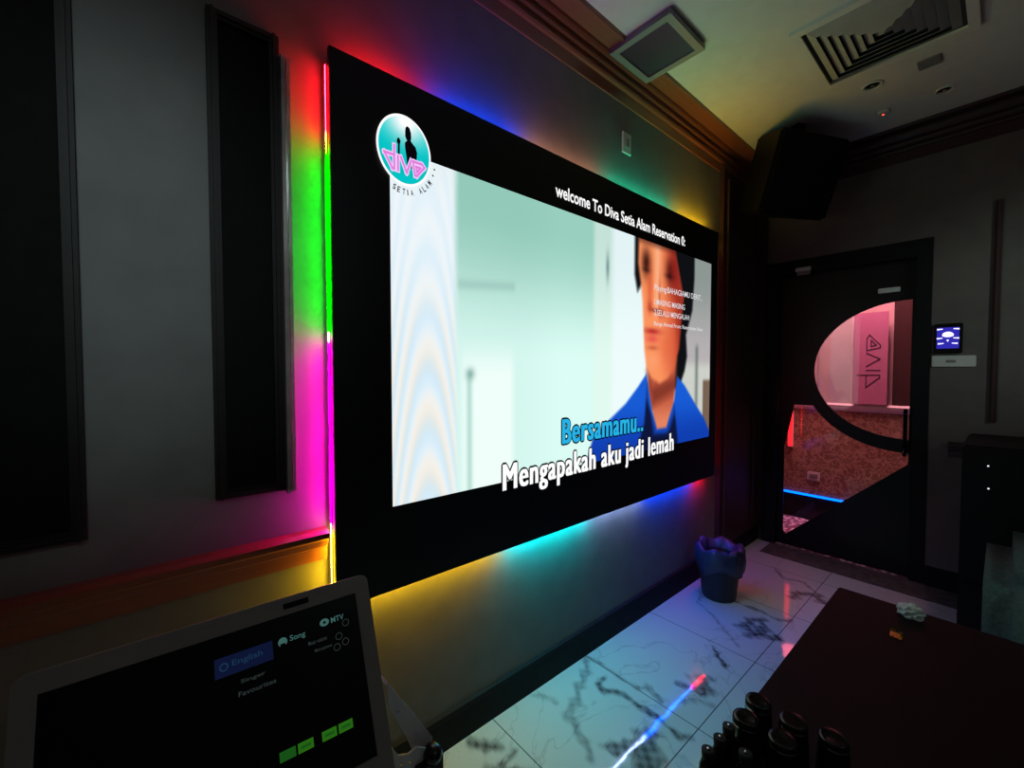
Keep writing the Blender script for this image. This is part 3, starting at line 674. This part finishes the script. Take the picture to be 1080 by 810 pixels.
# square four-way air diffuser of nested sloping rings
t = thing('air_diffuser', 'square ceiling air diffuser with sloping dark vanes, at the top right', 'air diffuser', (2.375, .365, ZC))
hw = .27
plate('frame', [[(-hw, -hw), (hw, -hw), (hw, hw), (-hw, hw)], [(-hw+.035, -hw+.035), (hw-.035, -hw+.035), (hw-.035, hw-.035), (-hw+.035, hw-.035)]], .016, M['ceiling'], t, Matrix.Translation((0, 0, -.008)))
box('backing', (-hw+.035, -hw+.035, -.004), (hw-.035, hw-.035, -.001), M['duct'], t)
for k in range(7):
    a, b = hw-.05-.032*k, hw-.05-.032*k-.029
    bm = bmesh.new()
    A = [bm.verts.new((sx*a, sy*a, -.006)) for sx, sy in ((-1, -1), (1, -1), (1, 1), (-1, 1))]
    B = [bm.verts.new((sx*b, sy*b, -.024)) for sx, sy in ((-1, -1), (1, -1), (1, 1), (-1, 1))]
    for i in range(4): bm.faces.new((A[i], A[(i+1) % 4], B[(i+1) % 4], B[i]))
    o = mesh_bm('vane', bm, M['vane'], t); sd = o.modifiers.new('thick', 'SOLIDIFY'); sd.thickness = .0015
for (x, y, r, lab) in ((2.80, .467, .043, 'unlit recessed downlight with a dark hollow, nearest the air diffuser'), (3.12, .232, .038, 'recessed downlight with a warm glint near the door wall')):
    t = thing('downlight', lab, 'ceiling light', (x, y, ZC))
    lathe('trim_ring', [(r, 0), (r, -.006), (r*.8, -.008), (r*.74, -.002), (r*.74, 0)], M['ceiling'], t)
    lathe('reflector', [(r*.74, -.001), (r*.5, -.003), (0, -.0035)], M['blackgloss'], t)
    lathe('bulb', [(r*.22, -.003), (r*.2, -.012), (0, -.014)], M['chrome'], t, n=16)
t = thing('smoke_detector', 'small round detector on the ceiling by the door wall crown', 'detector', (3.13, .472, ZC))
lathe('base', [(.03, 0), (.03, -.008), (.024, -.014), (.0, -.016)], M['white'], t, n=24)
lathe('indicator', [(.005, -.014), (.005, -.018), (0, -.019)], emat('tiny_red', (1, .1, .05), 2), t, n=12)
t = thing('access_plate', 'small grey square plate on the ceiling near the frame edge', 'plate', (2.79, .26, ZC))
box('cover', (-.04, -.04, -.008), (.04, .04, 0), M['greyplastic'], t, bevel=.002)
lathe('screw', [(.005, -.007), (.005, -.010), (0, -.011)], M['chrome'], t, n=10)

# ------------------------------------------------------------------ wall fittings
t = thing('wall_switch', 'small pale wall switch above the video screen', 'switch', (1.764, YW, 2.37))
box('face_plate', (-.035, -.008, -.05), (.035, 0, .05), M['white'], t, bevel=.003)
box('rocker', (-.014, -.013, -.022), (.014, -.007, .022), M['greyplastic'], t, bevel=.002)
t = thing('control_panel', 'black wall control panel with glowing blue keys beside the door', 'control panel', (XD, .214, 1.466))
box('housing', (-.018, -.058, -.085), (0, .058, .085), M['blackgloss'], t, bevel=.004)
box('display', (-.0195, -.045, -.058), (-.018, .045, .062), emat('blue_panel_light', (.03, .025, .42), 1.0), t)
E_key = emat('key_light', (.75, .7, 1.0), 1.4)
mk2 = Matrix(((0, 0, -1, -.0205), (-1, 0, 0, 0), (0, 1, 0, 0), (0, 0, 0, 1)))
o = flatpoly('dial', [(.024*math.cos(i*PI/10), .018+(.020 if math.sin(i*PI/10) > 0 else .012)*math.sin(i*PI/10)) for i in range(20)], E_key, t, mk2)
for x, y in ((-.033, .052), (.033, .052), (-.033, .0), (.033, .0), (-.028, -.03), (.028, -.03)):
    flatpoly('key', [(x-.012, y-.003-(.002 if x < 0 else -.002)), (x+.012, y-.003+(.002 if x < 0 else -.002)), (x+.012, y+.004), (x-.012, y+.004)], E_key, t, mk2)
flatpoly('key', [(-.006, -.008), (0, -.022), (.006, -.008)], E_key, t, mk2)
t = thing('wall_plate', 'pale rectangular plate on the wall under the glowing control panel', 'plate', (XD, .190, 1.334))
box('plate', (-.012, -.088, -.032), (0, .088, .032), M['white'], t, bevel=.003)
box('label_mark', (-.0135, -.01, -.008), (-.0119, .03, .008), M['greyplastic'], t)

# ------------------------------------------------------------------ waste bin
t = thing('waste_bin', 'round dark waste bin with a blue bag folded over its rim, by the screen wall', 'bin', (2.44, 1.03, 0))
lathe('bucket', [(0, 0), (.085, 0), (.09, .01), (.112, .27), (.118, .275), (.112, .28), (.10, .275), (.08, .02), (0, .02)], M['bin'], t, close=False)
bm = bmesh.new(); n = 48; rings = []
prof = [(.085, .24), (.100, .29), (.118, .293), (.128, .275), (.130, .22), (.127, .17), (.124, .165)]
for j, (r, z) in enumerate(prof):
    rings.append([bm.verts.new(((r+.006*math.sin(i*.9+j)*random.random())*math.cos(2*PI*i/n), (r+.006*math.sin(i*1.7+j))*math.sin(2*PI*i/n), z+(.02*math.sin(i*.5)+.008*random.random())*(j > 4)+.012*math.sin(i*.8)*(j in (1, 2)))) for i in range(n)])
for a, b in zip(rings, rings[1:]):
    for i in range(n): bm.faces.new((a[i], a[(i+1) % n], b[(i+1) % n], b[i]))
mesh_bm('bin_bag', bm, M['bag'], t, smooth=True)

# ------------------------------------------------------------------ coffee table and what stands on it
TZ = .45
t = thing('coffee_table', 'dark maroon low coffee table in front of the screen wall', 'table', (1.40, 0.0, 0))
box('table_top', (-.75, -.42, TZ-.04), (.60, .395, TZ), M['tabletop'], t, bevel=.004)
bm = bmesh.new()
for a, b in (((-.70, -.38, .30), (.55, -.36, TZ-.04)), ((-.70, .335, .30), (.55, .355, TZ-.04)), ((-.70, -.36, .30), (-.68, .335, TZ-.04)), ((.53, -.36, .30), (.55, .335, TZ-.04))): add_box(bm, a, b)
mesh_bm('apron', bm, M['base'], t)
for sx, sy in ((-.70, -.37), (.51, -.37), (-.70, .315), (.51, .315)):
    box('leg', (sx, sy, 0), (sx+.045, sy+.045, TZ-.04), M['base'], t, bevel=.003)
def tumbler(loc, lab, h=.10, r=.030):
    t = thing('tumbler', lab, 'tumbler', loc)       # stood upside down, foot upwards
    lathe('cup', [(r*.93, .003), (r, 0), (r*.86, h-.012), (r*.84, h-.003), (r*.78, h), (r*.5, h-.002), (0, h-.003)], M['blackgloss'], t, close=False, n=32)
    lathe('silver_band', [(r*.862, h-.016), (r*.876, h-.015), (r*.868, h-.0125), (r*.86, h-.012)], M['silver'], t, close=False, n=32)['label'] = 'thin silver band'
    return t
tumbler((1.012, .338, TZ), 'upturned black tumbler, farthest of the two at the very table edge')
tumbler((.943, .338, TZ), 'upturned black tumbler, nearest of the two at the very table edge')
tumbler((1.010, .270, TZ), 'upturned black tumbler of the middle pair, the one nearer the door')
tumbler((.942, .270, TZ), 'upturned black tumbler of the middle pair, the one nearer the viewer')
tumbler((1.023, .204, TZ), 'upturned black tumbler, farthest in from the table edge')
def bottle(loc, lab, h=.10):
    t = thing('small_bottle', lab, 'bottle', loc)
    lathe('body', [(0, 0), (.015, 0), (.016, .004), (.016, h*.66), (.0115, h*.78), (.0105, h*.86), (0, h*.86)], M['blackgloss'], t, n=20)
    lathe('cap', [(.0115, h*.85), (.0120, h-.001), (.008, h), (.0, h+.001)], M['rubber'], t, n=16)
    lathe('cap_tip', [(.003, h), (.0028, h+.0025), (0, h+.004)], M['silver'], t, n=10)
bottle((.892, .352, TZ), 'slim black bottle with a glinting tip, next to the upturned tumblers')
bottle((.850, .352, TZ), 'slim black bottle with a glinting tip, middle one of three at the table edge')
bottle((.805, .355, TZ), 'slim black bottle with a glinting tip, nearest the viewer at the table edge')
bottle((.852, .305, TZ), 'slim black bottle with a glinting tip, set in behind the other three')

# crumpled tissue
bm = bmesh.new(); bmesh.ops.create_icosphere(bm, subdivisions=3, radius=1)
for v in bm.verts:
    n_ = math.sin(v.co.x*7+v.co.y*5)*.14+math.sin(v.co.z*9+v.co.y*6)*.12+random.uniform(-.05, .05)
    v.co = v.co*(1+n_); v.co.x *= .026; v.co.y *= .034; v.co.z = max(-.8, v.co.z)*.024+.0195
o = mesh_bm('tissue', bm, M['paper']); o.location = (1.93, .185, TZ); tag(o, 'crumpled white tissue on the dark coffee table', 'tissue')
bm = bmesh.new()
for k in range(7):
    x, y = random.uniform(-.014, .014), random.uniform(-.014, .014)
    p = [bm.verts.new((x+random.uniform(-.010, .010), y+random.uniform(-.010, .010), random.uniform(.001, .022))) for _ in range(3)]; bm.faces.new(p)
p = [bm.verts.new(q) for q in ((-.02, -.015, .001), (.02, -.012, .001), (.018, .016, .001), (-.016, .014, .001))]; bm.faces.new(p)
o = mesh_bm('sweet_wrapper', bm, M['foil']); o.location = (1.76, .20, TZ+.0005); tag(o, 'small crumpled yellow foil wrapper lying near the tissue', 'wrapper')

# ------------------------------------------------------------------ black equipment cabinet by the door wall
t = thing('equipment_cabinet', 'tall black equipment cabinet with two tiny lights, right of the door', 'cabinet', (3.0, -.12, 0))
box('body', (-.20, -.30, .0), (.35, .235, .945), M['black'], t, bevel=.008)
for z in (.30, .62): box('door_panel', (-.212, -.28, z-.28), (-.199, .215, z+.02), M['black'], t, bevel=.004)
for y, z in ((.155, .86), (.152, .76)):
    lathe('indicator_lamp', [(.0035, 0), (.0035, .003), (0, .004)], emat('tiny_white', (.7, .75, .8), 1.2), t, n=10, mtx=Matrix.Translation((-.200, y, z)) @ Matrix.Rotation(-PI/2, 4, 'Y'))

# ------------------------------------------------------------------ added seat shape in place of grey-green haze, at the right edge
t = thing('haze_sofa', 'added grey green rounded seat in place of haze, at the right edge', 'haze_sofa', (2.1, .03, 0))
def cushion(name, a, b, bev, parent):
    bm = bmesh.new(); add_box(bm, a, b); bmesh.ops.recalc_face_normals(bm, faces=bm.faces); bmesh.ops.bevel(bm, geom=bm.edges[:], offset=bev, segments=6, affect='EDGES')
    return mesh_bm(name, bm, M['haze_sofa'], parent, smooth=True)
cushion('armrest', (0, -.20, .08), (.66, 0, .62), .07, t)
cushion('seat_cushion', (.02, -.95, .22), (.50, -.21, .44), .05, t)
cushion('backrest', (.47, -.95, .20), (.66, -.21, .84), .06, t)
for x in (.06, .60):
    for y in (-.06, -.9): lathe('leg', [(.02, 0), (.026, .1), (0, .1)], M['base'], t, n=12, mtx=Matrix.Translation((x, y, 0)))

# ------------------------------------------------------------------ touch-screen monitor (lower left)
u = Vector((.9966, -.080, .020)); v = Vector((-.014, -.406, -.914)); u.normalize(); v = (v-u*u.dot(v)).normalized()
T = Vector((.314, .80, .886)); nrm = u.cross(-v)     # towards the viewer
if nrm.dot(Vector((0, 0, CAM_H))-T) < 0: nrm = -nrm
Wm, Hm = .46, .335
# local frame: x right, y up, z to viewer, origin lower right corner of the bezel
O = T+v*Hm
mm = Matrix((( *( u.x, -v.x, nrm.x), O.x), (*(u.y, -v.y, nrm.y), O.y), (*(u.z, -v.z, nrm.z), O.z), (0, 0, 0, 1)))
mon = thing('touch_monitor', 'grey bezelled touch-screen song monitor with dark menu screen, lower left', 'monitor')
mon.matrix_world = mm
def rrect(x0, y0, x1, y1, r, n=6):
    p = []
    for cx, cy_, a0 in ((x1-r, y1-r, 0), (x0+r, y1-r, PI/2), (x0+r, y0+r, PI), (x1-r, y0+r, 1.5*PI)):
        for i in range(n+1): a = a0+i*PI/2/n; p.append((cx+r*math.cos(a), cy_+r*math.sin(a)))
    return p
SX0, SX1, SY0, SY1 = -Wm+.025, -.025, .045, Hm-.028
plate('bezel', [rrect(-Wm, 0, 0, Hm, .014), [(SX0, SY0), (SX1, SY0), (SX1, SY1), (SX0, SY1)]], .012, M['bezel'], mon, Matrix.Translation((0, 0, -.006)))
bm = bmesh.new(); add_box(bm, (-Wm+.004, .004, -.045), (-.004, Hm-.004, -.012)); mesh_bm('rear_shell', bm, M['bezel'], mon, bevel=.01)
box('display', (SX0, SY0, -.0115), (SX1, SY1, -.003), M['screenglass'], mon)
box('camera_slot', (-.145, Hm-.019, 0), (-.105, Hm-.010, .001), M['base'], mon)
zt_ = -.0025
def mtext(body, x, y, h_, wd, col):
    o = text('menu_text', body, col, mon, (x, x+wd, y, y+h_), Matrix.Translation((0, 0, zt_)), .01); return o
e_c = emat('ui_pale', (.04, .11, .10), 1, 'NONE'); e_g = emat('ui_green', (.018, .12, .006), 1, 'NONE'); e_gd = emat('ui_dark_green', (.008, .075, .008), 1, 'NONE'); e_d = emat('ui_dim', (.022, .03, .03), 1, 'NONE'); e_b = emat('ui_blue', (.004, .007, .03), 1, 'NONE'); e_lb = emat('ui_light_blue', (.008, .03, .07), 1, 'NONE')
mI = Matrix.Translation((0, 0, zt_))
def disc(name, x, y, r, col, rin=0, sx=1.0, n=24):
    if rin:
        return plate(name, [[(x+r*math.cos(2*PI*i/n), y+r*math.sin(2*PI*i/n)) for i in range(n)], [(x+rin*math.cos(2*PI*i/n), y+rin*math.sin(2*PI*i/n)) for i in range(n)]], .0004, col, mon, mI)
    return flatpoly(name, [(x+sx*r*math.cos(2*PI*i/n), y+r*math.sin(2*PI*i/n)) for i in range(n)], col, mon, mI)
def rect(name, x0, y0, x1, y1, col, dz=0): return flatpoly(name, [(x0, y0), (x1, y0), (x1, y1), (x0, y1)], col, mon, Matrix.Translation((0, 0, zt_+dz)))
yt = SY1-.032
disc('menu_icon', -.083, yt, .006, e_c, 0, 1.3); disc('menu_icon', -.083, yt, .0022, M['screenglass'], 0).location.z = .0004
mtext('MTV', -.072, yt-.005, .009, .022, e_c)
disc('menu_icon', -.150, yt-.008, .007, e_c); rect('menu_icon', -.154, yt-.0165, -.146, yt-.010, M['screenglass'], .0004)
mtext('Song', -.139, yt-.013, .011, .024, e_c)
rect('menu_tab', -.245, yt-.028, -.165, yt+.0, e_b)
disc('menu_icon', -.233, yt-.014, .006, e_lb, .004).location.z = .0005
o = mtext('English', -.222, yt-.019, .011, .042, e_lb); o.location.z = .0004
mtext('Singer', -.212, yt-.047, .007, .034, e_d); mtext('Favourites', -.216, yt-.063, .007, .052, e_d)
mtext('Music volume', -.112, yt-.028, .0065, .030, e_d); mtext('Microphone', -.103, yt-.043, .0065, .028, e_d)
for x, y in ((-.048, yt-.012), (-.062, yt-.030), (-.067, yt-.046), (-.052, yt-.042)): disc('menu_button', x, y, .0058, e_d, .0048)
yb = SY0+.056
for x0, col in ((-.168, e_gd), (-.142, e_g), (-.106, e_g), (-.080, e_g)):
    rect('green_button', x0, yb, x0+.023, yb+.014, col)
    rect('button_mark', x0+.004, yb+.005, x0+.019, yb+.009, e_gd, .0004)
# the metal stand arm behind and to the right
std = thing('monitor_stand', 'pale steel tilting stand arm with drilled plate behind the touch-screen monitor', 'stand')

def yplate(name, loops, ya, th, m): return plate(name, loops, th, m, std, mP(ya))
def hole(x, y, r, n=12): return [(x+r*math.cos(2*PI*i/n), y+r*math.sin(2*PI*i/n)) for i in range(n)]
yplate('arm', [[(.352, .650), (.356, .598), (.398, .505), (.412, .468), (.452, .462), (.456, .478), (.418, .545)], hole(.376, .578, .002), hole(.415, .505, .003)], .80, .006, M['steel'])
bm = bmesh.new(); add_box(bm, (-.004, 0, -.10), (.002, .03, .10), Matrix.Translation((.403, .80, .56)) @ Matrix.Rotation(math.radians(-29.5), 4, 'Y')); mesh_bm('arm_flange', bm, M['steel'], std, bevel=.001)
yplate('mounting_plate', [[(.305, .508), (.358, .520), (.370, .498), (.392, .488), (.410, .492), (.445, .468), (.46, .40), (.30, .40)], hole(.352, .492, .0035), hole(.376, .478, .0035), hole(.340, .470, .0035), hole(.362, .458, .0035), hole(.396, .470, .0035)], .785, .005, M['steel'])
o = box('clamp_block', (.40, .77, .36), (.47, .80, .455), M['rubber'], std, bevel=.006)
lathe('knob', [(0, -.022), (.012, -.019), (.019, -.010), (.0205, 0), (.018, .010), (.010, .018), (0, .021)], M['blackgloss'], std, n=28, mtx=Matrix.Translation((.444, .775, .463)) @ Matrix.Rotation(PI/2, 4, 'X'))
tube('post', [(.43, .80, 0.012), (.43, .80, .40)], .016, M['steel'], std)
lathe('base', [(0, 0), (.11, 0), (.11, .008), (.03, .014), (0, .014)], M['base'], std, n=36, mtx=Matrix.Translation((.43, .80, 0)))
tube('neck', [(.33, .80, .50), (.27, .80, .53)], .014, M['base'], std)
